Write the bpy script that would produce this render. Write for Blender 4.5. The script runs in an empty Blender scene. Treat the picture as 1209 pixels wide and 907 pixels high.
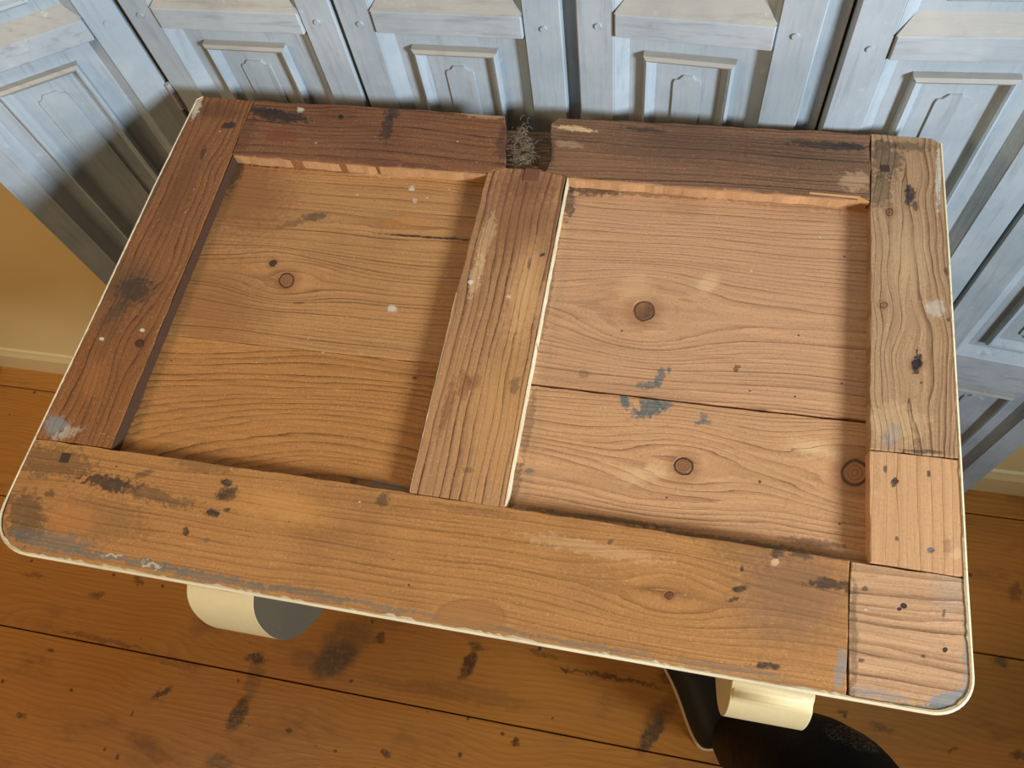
import bpy, bmesh, math, random
from mathutils import Vector, Matrix, noise as mnoise

# ------------------------------------------------------------------ camera
CX, CY, F, CAMZ = 604.5, 453.5, 947.977, 1.6
RM = Matrix(((0.9767926768, 0.1810057485, -0.1145119449),
             (0.1137147622, -0.8913174873, -0.4388873315),
             (-0.1815076289, 0.4156802328, -0.8912154199)))      # rows: right, down, forward
scene = bpy.context.scene
col = scene.collection
cam_d = bpy.data.cameras.new('camera')
cam = bpy.data.objects.new('camera', cam_d)
col.objects.link(cam)
cam_d.sensor_width = 36.0
cam_d.lens = F / 1209 * 36.0
cam_d.clip_start = 0.02
r, d, f = RM[0], RM[1], RM[2]
cam.matrix_world = Matrix(((r[0], -d[0], -f[0], 0), (r[1], -d[1], -f[1], 0), (r[2], -d[2], -f[2], CAMZ), (0, 0, 0, 1)))
scene.camera = cam

# ------------------------------------------------------------------ light
w = bpy.data.worlds.new('world')
scene.world = w
w.use_nodes = True
bgn = w.node_tree.nodes['Background']
bgn.inputs[0].default_value = (1.0, 0.83, 0.60, 1)
bgn.inputs[1].default_value = 0.15

def area(name, loc, target, sx, sy, power, color):
    l = bpy.data.lights.new(name, 'AREA')
    l.shape = 'RECTANGLE'; l.size = sx; l.size_y = sy
    l.energy = power; l.color = color
    o = bpy.data.objects.new(name, l); col.objects.link(o)
    o.location = loc
    o.rotation_euler = (Vector(target) - Vector(loc)).to_track_quat('-Z', 'Y').to_euler()
    return o
wl = area('window_light', (1.55, -0.72, 1.80), (-0.1, 0.4, 1.42), 0.34, 0.42, 26, (0.80, 0.89, 1.0))
wl.data.spread = math.radians(92)
area('lamp_light', (-1.6, -0.8, 2.2), (-0.6, 0.2, 0.4), 0.5, 0.5, 19, (1.0, 0.72, 0.42))
vs = scene.view_settings
vs.view_transform = 'Standard'; vs.look = 'None'; vs.gamma = 1; vs.use_curve_mapping = False
vs.exposure = -0.08

# ------------------------------------------------------------------ helpers
TX, TY = -0.15, 0.324            # table empty on the floor
ZT = 1.005                       # table top height

def ray(px, py):
    q = Vector((px - CX, py - CY, F))
    return RM.transposed() @ q
def at_z(px, py, z):
    v = ray(px, py); t = (z - CAMZ) / v.z
    return Vector((v.x * t, v.y * t))
def tp(px, py, dz=0.0):          # photo pixel -> table-local xy
    v = at_z(px, py, ZT - dz)
    return Vector((v.x - TX, v.y - TY))

def lin(c):
    out = []
    for x in c[:3]:
        x = x / 255.0
        out.append(x / 12.92 if x <= 0.04045 else ((x + 0.055) / 1.055) ** 2.4)
    return tuple(out) + (1.0,)

def tag(o, label=None, cat=None, group=None, kind=None):
    if label: o['label'] = label
    if cat: o['category'] = cat
    if group: o['group'] = group
    if kind: o['kind'] = kind
    return o
def empty(name, loc):
    o = bpy.data.objects.new(name, None); col.objects.link(o); o.location = loc
    o.empty_display_size = 0.05
    return o
def link(name, bm, mat, parent=None, smooth=False):
    me = bpy.data.meshes.new(name)
    bmesh.ops.recalc_face_normals(bm, faces=bm.faces)
    bm.to_mesh(me); bm.free()
    if smooth:
        for p in me.polygons: p.use_smooth = True
    o = bpy.data.objects.new(name, me); col.objects.link(o)
    if isinstance(mat, (list, tuple)):
        for m in mat: me.materials.append(m)
    elif mat: me.materials.append(mat)
    if parent: o.parent = parent
    return o

# ------------------------------------------------------------------ node graph helper
class G:
    def __init__(s, name):
        s.m = bpy.data.materials.new(name); s.m.use_nodes = True
        s.t = s.m.node_tree; s.n = s.t.nodes; s.l = s.t.links
        s.bsdf = s.n['Principled BSDF']
        s.tc = s.n.new('ShaderNodeTexCoord')
        s.P = s.tc.outputs['Object']
    def put(s, sock, v):
        if isinstance(v, bpy.types.NodeSocket): s.l.new(v, sock)
        elif isinstance(v, (tuple, list)) and sock.type == 'RGBA' and len(v) == 3: sock.default_value = tuple(v) + (1,)
        else: sock.default_value = v
    def math(s, op, a, b=0.0, c=None, clamp=False):
        n = s.n.new('ShaderNodeMath'); n.operation = op; n.use_clamp = clamp
        s.put(n.inputs[0], a); s.put(n.inputs[1], b)
        if c is not None: s.put(n.inputs[2], c)
        return n.outputs[0]
    def add(s, a, b): return s.math('ADD', a, b)
    def sub(s, a, b): return s.math('SUBTRACT', a, b)
    def mul(s, a, b): return s.math('MULTIPLY', a, b)
    def vec(s, op, a, b=(0, 0, 0)):
        n = s.n.new('ShaderNodeVectorMath'); n.operation = op
        s.put(n.inputs[0], a); s.put(n.inputs[1], b)
        return n.outputs['Value'] if op in ('LENGTH', 'DOT_PRODUCT') else n.outputs['Vector']
    def scalev(s, a, sc):
        n = s.n.new('ShaderNodeVectorMath'); n.operation = 'SCALE'
        s.put(n.inputs[0], a); s.put(n.inputs[3], sc); return n.outputs[0]
    def sep(s, v):
        n = s.n.new('ShaderNodeSeparateXYZ'); s.put(n.inputs[0], v); return n.outputs
    def comb(s, x, y, z=0.0):
        n = s.n.new('ShaderNodeCombineXYZ'); s.put(n.inputs[0], x); s.put(n.inputs[1], y); s.put(n.inputs[2], z)
        return n.outputs[0]
    def noise(s, v, scale=5.0, detail=2.0, rough=0.5, dist=0.0, color=False):
        n = s.n.new('ShaderNodeTexNoise'); s.put(n.inputs['Vector'], v)
        s.put(n.inputs['Scale'], scale); s.put(n.inputs['Detail'], detail)
        s.put(n.inputs['Roughness'], rough); s.put(n.inputs['Distortion'], dist)
        return n.outputs['Color'] if color else n.outputs['Fac']
    def ramp(s, x, a, b, lo=0.0, hi=1.0, smooth=True):
        n = s.n.new('ShaderNodeMapRange'); n.interpolation_type = 'SMOOTHSTEP' if smooth else 'LINEAR'
        s.put(n.inputs[0], x); s.put(n.inputs[1], a); s.put(n.inputs[2], b); s.put(n.inputs[3], lo); s.put(n.inputs[4], hi)
        return n.outputs[0]
    def mix(s, fac, a, b, mode='MIX'):
        n = s.n.new('ShaderNodeMix'); n.data_type = 'RGBA'; n.blend_type = mode
        s.put(n.inputs[0], fac); s.put(n.inputs[6], a); s.put(n.inputs[7], b)
        return n.outputs[2]
    def ell(s, P, c, axis_ang, sx, sy, soft=0.6):
        """mask 1 inside an ellipse; P a coordinate, c centre, sx/sy radii"""
        n = s.n.new('ShaderNodeMapping'); n.vector_type = 'TEXTURE'
        s.put(n.inputs[0], P)
        n.inputs[1].default_value = (c[0], c[1], 0)
        n.inputs[2].default_value = (0, 0, axis_ang)
        n.inputs[3].default_value = (sx, sy, 1000.0)
        L = s.vec('LENGTH', n.outputs[0])
        return L, s.ramp(L, 1.0 - soft * .5, 1.0 + soft * .5, 1.0, 0.0)
    def finish(s, color, rough, bump=None, dist=0.001, strength=1.0, spec=None, metal=None):
        s.put(s.bsdf.inputs['Base Color'], color); s.put(s.bsdf.inputs['Roughness'], rough)
        if spec is not None: s.put(s.bsdf.inputs['Specular IOR Level'], spec)
        if metal is not None: s.put(s.bsdf.inputs['Metallic'], metal)
        if bump is not None:
            n = s.n.new('ShaderNodeBump'); s.put(n.inputs['Strength'], strength)
            s.put(n.inputs['Distance'], dist); s.put(n.inputs['Height'], bump)
            s.l.new(n.outputs[0], s.bsdf.inputs['Normal'])
        return s.m

def px_ellipse(fn, px, py, rx, ry, ang=0.0):
    """ellipse given in photo pixels on a plane -> centre, angle, radii in metres (fn: pixel -> plane xy)"""
    c = fn(px, py)
    jx = (fn(px + 3, py) - fn(px - 3, py)) / 6.0
    jy = (fn(px, py + 3) - fn(px, py - 3)) / 6.0
    ca, sa = math.cos(math.radians(ang)), math.sin(math.radians(ang))
    a = (jx * ca + jy * sa) * rx
    b = (-jx * sa + jy * ca) * ry
    # principal axes of [a b]
    m11 = a.x * a.x + b.x * b.x; m22 = a.y * a.y + b.y * b.y; m12 = a.x * a.y + b.x * b.y
    th = 0.5 * math.atan2(2 * m12, m11 - m22)
    tr = (m11 + m22) / 2; dd = math.hypot((m11 - m22) / 2, m12)
    return c, th, math.sqrt(tr + dd), math.sqrt(max(tr - dd, 1e-10))

# ------------------------------------------------------------------ pine
# colours by name for stains
INK = lin((38, 34, 32)); GREY = lin((95, 102, 98)); BROWN = lin((84, 50, 28)); WHITE = lin((205, 196, 176))
TEAL = lin((74, 92, 92)); DIRT = lin((72, 58, 42)); PALE = lin((222, 186, 138)); RED = lin((120, 62, 34)); BLUEGREY = lin((128, 136, 138))

def pine(name, fn, axis, base, dark, pith, freq=90.0, tilt=0.0, depth=0.02, knots=(), stains_shade=(), rough=0.55,
         strength=0.75, warp=0.004, patch=0.35, patchcol=None, seed=0.0, late=3.0, fibre=0.16, relief=1.0, wave=0.0, edge=None):
    """fn: pixel->plane xy; axis 0 = grain along x, 1 = along y; pith: (u, v) in local metres"""
    g = G(name)
    P0 = g.vec('ADD', g.P, (0, 0, 0))
    P = g.vec('MULTIPLY', P0, (1, 1, 0.35))
    x, y, z = g.sep(P)
    u, v = (x, y) if axis == 0 else (y, x)
    # slow wander of the grain
    Q = g.comb(g.mul(u, 1.0), g.mul(v, 3.0), seed)
    n1 = g.noise(Q, 5.0, 1.0)
    v1 = g.add(v, g.mul(g.sub(n1, 0.5), warp * 6))
    if wave:
        n0 = g.noise(g.comb(g.mul(u, 1.0), g.mul(v, 1.2), seed + 5), 14.0, 1.0)
        v1 = g.add(v1, g.mul(g.sub(n0, 0.5), wave))
    kmask = None
    kcol = []
    for (kx, ky, kr, su, sv, amp, tone) in knots:
        c, th, ra, rb = px_ellipse(fn, kx, ky, kr, kr * 0.92)
        cu, cv = (c.x, c.y) if axis == 0 else (c.y, c.x)
        eu = g.math('POWER', g.mul(g.sub(u, cu), 1 / su), 2.0)
        dv = g.sub(v1, cv)
        ev = g.math('POWER', g.mul(dv, 1 / sv), 2.0)
        e = g.math('EXPONENT', g.mul(g.add(eu, ev), -1.0))
        v1 = g.sub(v1, g.mul(g.mul(e, amp), dv))
        kcol.append((c, th, ra, rb, tone))
    du = g.sub(u, pith[0]); dvv = g.sub(v1, pith[1])
    dep = g.add(g.mul(du, tilt), depth)
    R = g.math('SQRT', g.add(g.mul(dvv, dvv), g.mul(dep, dep)))
    fine = g.noise(g.comb(g.mul(u, 6.0), g.mul(v, 60.0), seed + 9), 3.0, 2.0)
    Rf = g.add(g.mul(R, freq), g.mul(g.sub(fine, 0.5), 0.7))
    Rf = g.add(Rf, g.mul(g.noise(g.comb(g.mul(Rf, 0.23), seed * 1.7, 0.0), 1.0, 1.0), 2.2))
    fr = g.math('FRACT', Rf)
    ring = g.math('FLOOR', Rf)
    rn = g.noise(g.comb(g.mul(ring, 0.731), seed, 0.0), 1.0, 0.0)      # strength differs ring by ring
    lw = g.mul(g.math('POWER', fr, late + 1.2), g.ramp(fr, 0.93, 1.0, 1.0, 0.0))
    grain = g.mul(g.mul(lw, g.ramp(rn, 0.32, 0.68, 0.25, 1.35)), g.mul(strength * 1.35, g.ramp(g.noise(g.comb(g.mul(u, 10.0), g.mul(v, 60.0), seed + 4), 1.0, 3.0, 0.7), 0.32, 0.62, 0.55, 1.2)))
    # fibres
    fib = g.noise(g.comb(g.mul(u, 12.0), g.mul(v1, 420.0), seed), 1.0, 4.0, 0.75)
    fib2 = g.noise(g.comb(g.mul(u, 5.0), g.mul(v, 160.0), seed + 2), 1.0, 3.0, 0.6)
    c = g.mix(g.math('MULTIPLY', grain, 1.0, clamp=True), base, dark)
    fsum = g.add(g.mul(g.sub(fib, 0.5), fibre * 4.2), g.mul(g.sub(fib2, 0.5), fibre * 3.0))
    c = g.mix(1.0, c, g.comb(g.add(1.0, fsum), g.add(1.0, fsum), g.add(1.0, fsum)), 'MULTIPLY')
    flk = g.noise(g.comb(g.mul(u, 30.0), g.mul(v1, 420.0), seed + 6), 1.0, 4.0, 0.75)
    c = g.mix(g.ramp(flk, 0.58, 0.74, 0.0, fibre * 2.6), c, dark)
    flk2 = g.noise(g.comb(g.mul(u, 22.0), g.mul(v1, 300.0), seed + 16), 1.0, 4.0, 0.75)
    c = g.mix(g.ramp(flk2, 0.62, 0.76, 0.0, fibre * 2.2), c, PALE)
    mic = g.noise(g.vec('ADD', P, (seed, 4, 0)), 480.0, 3.0, 0.7)
    c = g.mix(g.ramp(mic, 0.52, 0.75, 0.0, 0.38), c, dark)
    c = g.mix(g.ramp(mic, 0.30, 0.42, 0.30, 0.0), c, PALE)
    # patchy age
    pn = g.noise(g.vec('ADD', P, (seed, seed * .3, 0)), 7.0, 4.0, 0.6)
    pc = patchcol or BROWN
    c = g.mix(g.ramp(pn, 0.48, 0.80, 0.0, patch), c, pc)
    pn2 = g.noise(g.vec('ADD', P, (seed + 3, 1.0, 0)), 38.0, 5.0, 0.7)
    c = g.mix(g.ramp(pn2, 0.60, 0.82, 0.0, patch * 0.8), c, pc)
    pn3 = g.noise(g.vec('ADD', P, (seed - 3, 1.0, 0)), 55.0, 4.0, 0.6)
    c = g.mix(g.ramp(pn3, 0.66, 0.82, 0.0, 0.25), c, PALE)
    # specks of whitewash and nail holes
    vo = g.n.new('ShaderNodeTexVoronoi'); g.put(vo.inputs['Vector'], P); vo.inputs['Scale'].default_value = 55.0
    sp = g.math('LESS_THAN', vo.outputs['Distance'], 0.055)
    keep = g.math('GREATER_THAN', g.sep(vo.outputs['Color'])[0], 0.80)
    c = g.mix(g.mul(g.mul(sp, keep), 0.75), c, WHITE)
    keep2 = g.math('LESS_THAN', g.sep(vo.outputs['Color'])[0], 0.16)
    c = g.mix(g.mul(g.mul(sp, keep2), 0.8), c, INK)
    bump = g.add(g.mul(grain, 0.5), g.add(g.mul(fib, 0.30), g.mul(pn2, 0.35)))
    # knots
    wob = g.scalev(g.vec('SUBTRACT', g.noise(g.scalev(P, 1.0), 90.0, 2.0, color=True), (0.5, 0.5, 0.5)), 0.0035)
    PW = g.vec('MULTIPLY', g.vec('ADD', P, wob), (1, 1, 0))
    for (cc, th, ra, rb, tone) in kcol:
        L, m = g.ell(PW, cc, th, ra, rb, 0.22)
        halo = g.ramp(L, 0.9, 2.6, 0.45, 0.0)
        c = g.mix(g.mul(halo, 1.0), c, RED)
        rings = g.math('FRACT', g.mul(L, 3.2))
        kc = g.mix(g.mul(rings, 0.5), tone, INK)
        c = g.mix(m, c, kc)
        rim = g.mul(g.ramp(L, 0.80, 0.98, 0.0, 1.0), g.ramp(L, 0.98, 1.16, 1.0, 0.0))
        c = g.mix(g.mul(rim, 0.8 if ra > 0.0052 else 0.35), c, INK)
        bump = g.sub(bump, g.mul(rim, 0.8))
    # stains, with some painted shade among them
    rg = rough
    wob2 = g.vec('SUBTRACT', g.noise(P, 60.0, 4.0, 0.65, color=True), (0.5, 0.5, 0.5))
    cache = {}
    blot = g.noise(g.vec('ADD', P, (3, 7, 0)), 150.0, 6.0, 0.75)
    rag = g.sub(g.noise(g.vec('ADD', g.vec('MULTIPLY', P, (1, 1, 1) if True else P), (9, 2, 0)), 210.0, 5.0, 0.7), 0.5)
    rag1 = g.mul(rag, 2.6); rag2 = g.mul(rag, 1.8)
    for s_ in stains_shade:
        sx, sy, rx, ry, ang, colr, st = s_[:7]
        amp = s_[7] if len(s_) > 7 else 0.006
        soft = s_[8] if len(s_) > 8 else 0.7
        dep_ = s_[9] if len(s_) > 9 else 0.0
        cc, th, ra, rb = px_ellipse(fn, sx, sy, rx, ry, ang)
        if amp not in cache:
            cache[amp] = g.vec('MULTIPLY', g.vec('ADD', P, g.scalev(wob2, amp)), (1, 1, 0))
        L, m = g.ell(cache[amp], cc, th, ra, rb, soft)
        if soft >= 1.0:
            m = g.ramp(g.add(L, rag2), 0.3, 1.5, 1.0, 0.0); mm = g.mul(m, st)
        elif soft > 0.3:
            m = g.ramp(g.add(L, rag1), 0.62, 1.12, 1.0, 0.0); mm = g.mul(m, g.ramp(blot, 0.3, 0.55, st * 0.7, st))
        else: mm = g.mul(m, st)
        c = g.mix(mm, c, colr)
        if dep_: bump = g.sub(bump, g.mul(m, dep_))
    rgh = g.ramp(fib2, 0.3, 0.7, rough - 0.07, rough + 0.1)
    return g.finish(c, rgh, bump, 0.0011 * relief, 0.85, spec=0.38)

# ------------------------------------------------------------------ other materials
def paint(name, base, alt, wear, rough=0.55, bumpd=0.0006, vert=True, wearamt=0.35):
    g = G(name)
    st = g.vec('MULTIPLY', g.P, (60, 60, 5) if vert else (6, 60, 60))
    n1 = g.noise(st, 2.2, 5.0, 0.65)
    n2 = g.noise(g.P, 9.0, 4.0, 0.6)
    n3 = g.noise(g.P, 70.0, 5.0, 0.7)
    c = g.mix(g.ramp(n2, 0.35, 0.7), base, alt)
    c = g.mix(g.ramp(n1, 0.50, 0.70, 0.0, wearamt), c, wear)
    c = g.mix(g.ramp(n3, 0.60, 0.78, 0.0, wearamt), c, lin((206, 212, 212)))
    n4 = g.noise(g.vec('ADD', g.P, (5, 5, 5)), 26.0, 6.0, 0.75)
    c = g.mix(g.ramp(n4, 0.60, 0.80, 0.0, wearamt * 1.2), c, wear)
    b = g.add(g.mul(n1, 0.9), g.mul(n3, 0.4))
    return g.finish(c, rough, b, bumpd, 0.8, spec=0.3)
M_BLUE = paint('worn_blue_grey_paint', lin((146, 157, 163)), lin((166, 174, 178)), lin((112, 114, 112)), wearamt=.34)
M_BLUE_H = paint('worn_blue_grey_paint_rail', lin((150, 158, 163)), lin((170, 176, 178)), lin((112, 114, 112)), vert=False, wearamt=.4)
M_DUST = paint('dusty_moulding_top', lin((150, 148, 140)), lin((168, 163, 152)), lin((110, 100, 88)), vert=False)
M_CREAM = paint('cream_paint', lin((198, 176, 128)), lin((206, 186, 140)), lin((188, 164, 118)), rough=0.45, bumpd=0.0003, wearamt=0.12)
M_INNER = paint('grey_brown_inner_face', lin((80, 70, 54)), lin((84, 74, 57)), lin((72, 63, 50)), rough=0.6, bumpd=0.0002, wearamt=0.1)  # darker grey-brown, used on the left bearer's inner face alone
M_EDGE = paint('cream_edge_paint', lin((206, 188, 150)), lin((218, 204, 170)), lin((140, 116, 80)), rough=0.5, bumpd=0.0008, vert=False, wearamt=0.35)

def plaster():
    g = G('yellow_wall_paint')
    n1 = g.noise(g.P, 3.0, 3.0); n2 = g.noise(g.P, 45.0, 4.0)
    c = g.mix(g.ramp(n1, 0.3, 0.7), lin((224, 196, 134)), lin((230, 204, 146)))
    return g.finish(c, 0.6, g.add(g.mul(n1, 1.0), g.mul(n2, 0.25)), 0.002, 0.6, spec=0.3)
M_WALL = plaster()
def skirt():
    g = G('skirting_paint')
    n1 = g.noise(g.P, 6.0, 3.0)
    return g.finish(g.mix(n1, lin((214, 190, 132)), lin((224, 202, 148))), 0.4, n1, 0.001, 0.3, spec=0.4)
M_SKIRT = skirt()

def simple(name, colr, rough=0.5, spec=0.4, metal=0.0, bump=None):
    g = G(name)
    n = g.noise(g.P, bump or 40.0, 3.0)
    c = g.mix(g.mul(n, 0.3), colr, tuple(min(1, q * 1.5) for q in colr[:3]) + (1,))
    return g.finish(c, rough, n, 0.0006, 0.4, spec=spec, metal=metal)
M_IRON = simple('painted_iron', lin((150, 152, 150)), 0.5)
M_PEG = simple('dark_peg', lin((62, 44, 32)), 0.7)
M_REDPEG = simple('reddish_peg_wood', lin((112, 70, 48)), 0.85)
M_SPLINTER = simple('pale_torn_wood', lin((200, 150, 96)), 0.7, bump=200.0)
M_BACK = simple('bare_underside_wood', lin((120, 84, 50)), 0.8)

def floor_mat():
    g = G('varnished_pine_floor')
    fnF = lambda px, py: at_z(px, py, 0.0)
    oi = g.n.new('ShaderNodeObjectInfo')
    rnd = oi.outputs['Random']
    x, y, z = g.sep(g.P)
    off = g.mul(rnd, 37.0)
    n1 = g.noise(g.comb(g.add(x, off), g.mul(y, 2.5), off), 2.0, 2.0)
    yy = g.add(y, g.mul(g.sub(n1, 0.5), 0.16))
    fr0 = g.mul(g.math('ABSOLUTE', g.sub(yy, g.ramp(rnd, 0, 1, 0.05, 0.5, False))), 95.0)
    fr = g.math('FRACT', fr0)
    lw = g.mul(g.math('POWER', fr, 2.6), g.ramp(fr, 0.9, 1.0, 1.0, 0.0))
    c = g.mix(g.mul(lw, 0.42), lin((186, 126, 56)), lin((140, 86, 34)))
    fb = g.noise(g.comb(g.mul(x, 4.0), g.mul(y, 300.0), off), 1.0, 3.0, 0.7)
    c = g.mix(g.ramp(fb, 0.4, 0.75, 0.0, 0.28), c, lin((112, 68, 24)))
    n2 = g.noise(g.comb(g.mul(x, 1.0), g.mul(y, 2.2), off), 6.0, 5.0, 0.65)
    c = g.mix(g.ramp(n2, 0.50, 0.78, 0.0, 0.75), c, lin((104, 64, 28)))
    c = g.mix(g.ramp(rnd, 0, 1, 0.0, 0.25), c, lin((134, 82, 28)))
    vo = g.n.new('ShaderNodeTexVoronoi')
    Pw = g.vec('ADD', g.P, g.scalev(g.noise(g.P, 60.0, 2.0, color=True), 0.012))
    g.put(vo.inputs['Vector'], Pw); vo.inputs['Scale'].default_value = 26.0
    rr = g.sep(vo.outputs['Color'])
    m = g.mul(g.ramp(vo.outputs['Distance'], 0.06, 0.14, 1.0, 0.0), g.math('GREATER_THAN', rr[0], 0.62))
    c = g.mix(g.mul(m, 0.8), c, lin((58, 32, 18)))
    wob2 = g.vec('SUBTRACT', g.noise(g.P, 40.0, 4.0, 0.7, color=True), (0.5, 0.5, 0.5))
    Q = g.vec('MULTIPLY', g.vec('ADD', g.P, g.scalev(wob2, 0.035)), (1, 1, 0))
    blot = g.noise(g.P, 90.0, 4.0, 0.7)
    DK = lin((56, 36, 24)); D2 = lin((92, 66, 38)); BL = lin((66, 58, 50))
    for (sx, sy, rx, ry, ang, cc_, st) in (
            (280, 845, 22, 8, -62, DK, .9), (300, 800, 30, 9, -75, D2, .5), (395, 780, 30, 17, -35, BL, .85), (410, 755, 34, 22, -30, D2, .6),
            (365, 780, 26, 12, 15, D2, .4), (553, 785, 20, 7, -65, DK, .85), (562, 762, 9, 5, 20, DK, .7), (448, 755, 8, 5, -30, DK, .75),
            (770, 865, 26, 8, -58, BL, .9), (780, 845, 24, 14, -50, D2, .55), (608, 877, 6, 4, 0, DK, .85), (456, 890, 7, 4, 20, DK, .8),
            (303, 777, 11, 4, 8, DK, .85), (191, 818, 13, 4, -28, DK, .85), (340, 863, 5, 3, 20, DK, .9), (258, 900, 16, 9, 0, DK, .6),
            (163, 686, 6, 6, 0, DK, .6), (115, 702, 10, 4, -8, DK, .6), (60, 766, 5, 3, 0, DK, .7), (25, 842, 6, 3, 0, DK, .8),
            (40, 680, 14, 3, 10, DK, .4), (120, 755, 60, 3, 12, DK, .45), (205, 782, 40, 3, 12, DK, .35), (668, 790, 4, 3, 0, DK, .6),
            (720, 800, 60, 2.5, 10, DK, .7), (790, 800, 12, 6, 20, DK, .6), (1180, 782, 8, 5, 0, BL, .7), (1202, 893, 7, 5, 0, DK, .7),
            (995, 842, 5, 4, 0, DK, .7), (1125, 885, 5, 3, 0, DK, .6), (1198, 700, 6, 12, 0, DK, .5), (640, 772, 20, 3, 12, D2, .6), (985, 880, 5, 5, 0, DK, .5),
            (560, 820, 70, 10, 12, D2, .35), (480, 810, 60, 8, 12, D2, .3), (1040, 860, 12, 4, 20, D2, .6)):
        cc, th, ra, rb = px_ellipse(fnF, sx, sy, rx, ry, ang)
        L, mk = g.ell(Q, cc, th, ra, rb, 0.8)
        c = g.mix(g.mul(mk, g.ramp(blot, 0.3, 0.55, st * 0.5, st)), c, cc_)
    b = g.add(g.mul(lw, 0.08), g.add(g.mul(n2, 0.9), g.mul(fb, 0.12)))
    return g.finish(c, g.ramp(n2, 0.35, 0.7, 0.30, 0.5), b, 0.0016, 0.6, spec=0.4)
M_FLOOR = floor_mat()

# ------------------------------------------------------------------ geometry helpers
def box_bm(bm, lo, hi, bev=0.0, M=None):
    vs_ = []
    for zz in (lo[2], hi[2]):
        for (a, b) in ((lo[0], lo[1]), (hi[0], lo[1]), (hi[0], hi[1]), (lo[0], hi[1])):
            p = Vector((a, b, zz))
            vs_.append(bm.verts.new(M @ p if M else p))
    fs = [(0, 3, 2, 1), (4, 5, 6, 7), (0, 1, 5, 4), (1, 2, 6, 5), (2, 3, 7, 6), (3, 0, 4, 7)]
    faces = [bm.faces.new([vs_[i] for i in q]) for q in fs]
    if bev:
        es = set(e for f_ in faces for e in f_.edges)
        bmesh.ops.bevel(bm, geom=list(es), offset=bev, segments=1, affect='EDGES')
    return bm

def subdiv_loop(pts, step, jit, seed, keep=()):
    """outline with extra points and a hand-cut wobble"""
    rnd = random.Random(seed)
    out = []
    n = len(pts)
    for i in range(n):
        a, b = Vector(pts[i]), Vector(pts[(i + 1) % n])
        L = (b - a).length; k = max(1, int(L / step))
        nn = Vector((-(b - a).y, (b - a).x)) / max(L, 1e-9)
        for j in range(k):
            t = j / k
            q = a.lerp(b, t)
            if j: q = q + nn * rnd.uniform(-jit, jit)
            out.append(q)
    return out

def board(name, pts, ztop, zbot, mat, parent, bev=0.0008, step=0.012, jit=0.0003, seed=1):
    """a board with a hand-worn outline; pts in parent-local xy"""
    loop = subdiv_loop(pts, step, jit, seed)
    bm = bmesh.new()
    top = [bm.verts.new((q.x, q.y, ztop)) for q in loop]
    ft = bm.faces.new(top)
    if ft.normal.z < 0: pass
    r_ = bmesh.ops.extrude_face_region(bm, geom=[ft])
    nv = [e for e in r_['geom'] if isinstance(e, bmesh.types.BMVert)]
    for v_ in nv: v_.co.z = zbot
    bm.edges.ensure_lookup_table()
    te = [e for e in bm.edges if all(abs(v_.co.z - ztop) < 1e-6 for v_ in e.verts)]
    if bev: bmesh.ops.bevel(bm, geom=te, offset=bev, segments=2, affect='EDGES', profile=0.6)
    return link(name, bm, mat, parent)

# ================================================================== ROOM
WY = 0.646
fl = empty('floor', (0, 0, 0)); tag(fl, kind='structure')
seams = [WY + 0.03, 0.585, 0.322, 0.055, -0.212, -0.48, -0.745, -1.01, -1.27]
for i in range(len(seams) - 1):
    y1, y0 = seams[i], seams[i + 1]
    # one long board, or two butted ends where a joint falls outside the view
    bm = bmesh.new()
    box_bm(bm, (-2.3, y0 + 0.0012, -0.022), (2.0, y1 - 0.0012, 0.0), 0.0012)
    link('floor_plank', bm, M_FLOOR, fl)
bm = bmesh.new(); box_bm(bm, (-2.3, -1.27, -0.04), (2.0, WY + 0.03, -0.0225))
sub = link('subfloor', bm, simple('dark_subfloor', lin((40, 24, 14)), 0.9), fl)
bm = bmesh.new(); box_bm(bm, (-2.3, WY, 0.0), (2.0, WY + 0.1, 2.6))
tag(link('wall_back', bm, M_WALL), kind='structure')
bm = bmesh.new()
prof = [(0, 0.0), (-0.012, 0.0), (-0.012, 0.068), (-0.007, 0.080), (-0.005, 0.088), (0, 0.092)]
for s_ in range(2):
    xx = (-2.3, 2.0)[s_]
    vs_ = [bm.verts.new((xx, WY - 0.0005 + p[0], p[1])) for p in prof]
    if s_: 
        for i in range(len(prof)): bm.faces.new((prev[i], prev[(i + 1) % len(prof)], vs_[(i + 1) % len(prof)], vs_[i]))
        bm.faces.new(prev); bm.faces.new(vs_[::-1])
    prev = vs_
tag(link('baseboard_back', bm, M_SKIRT), kind='structure')

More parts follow.
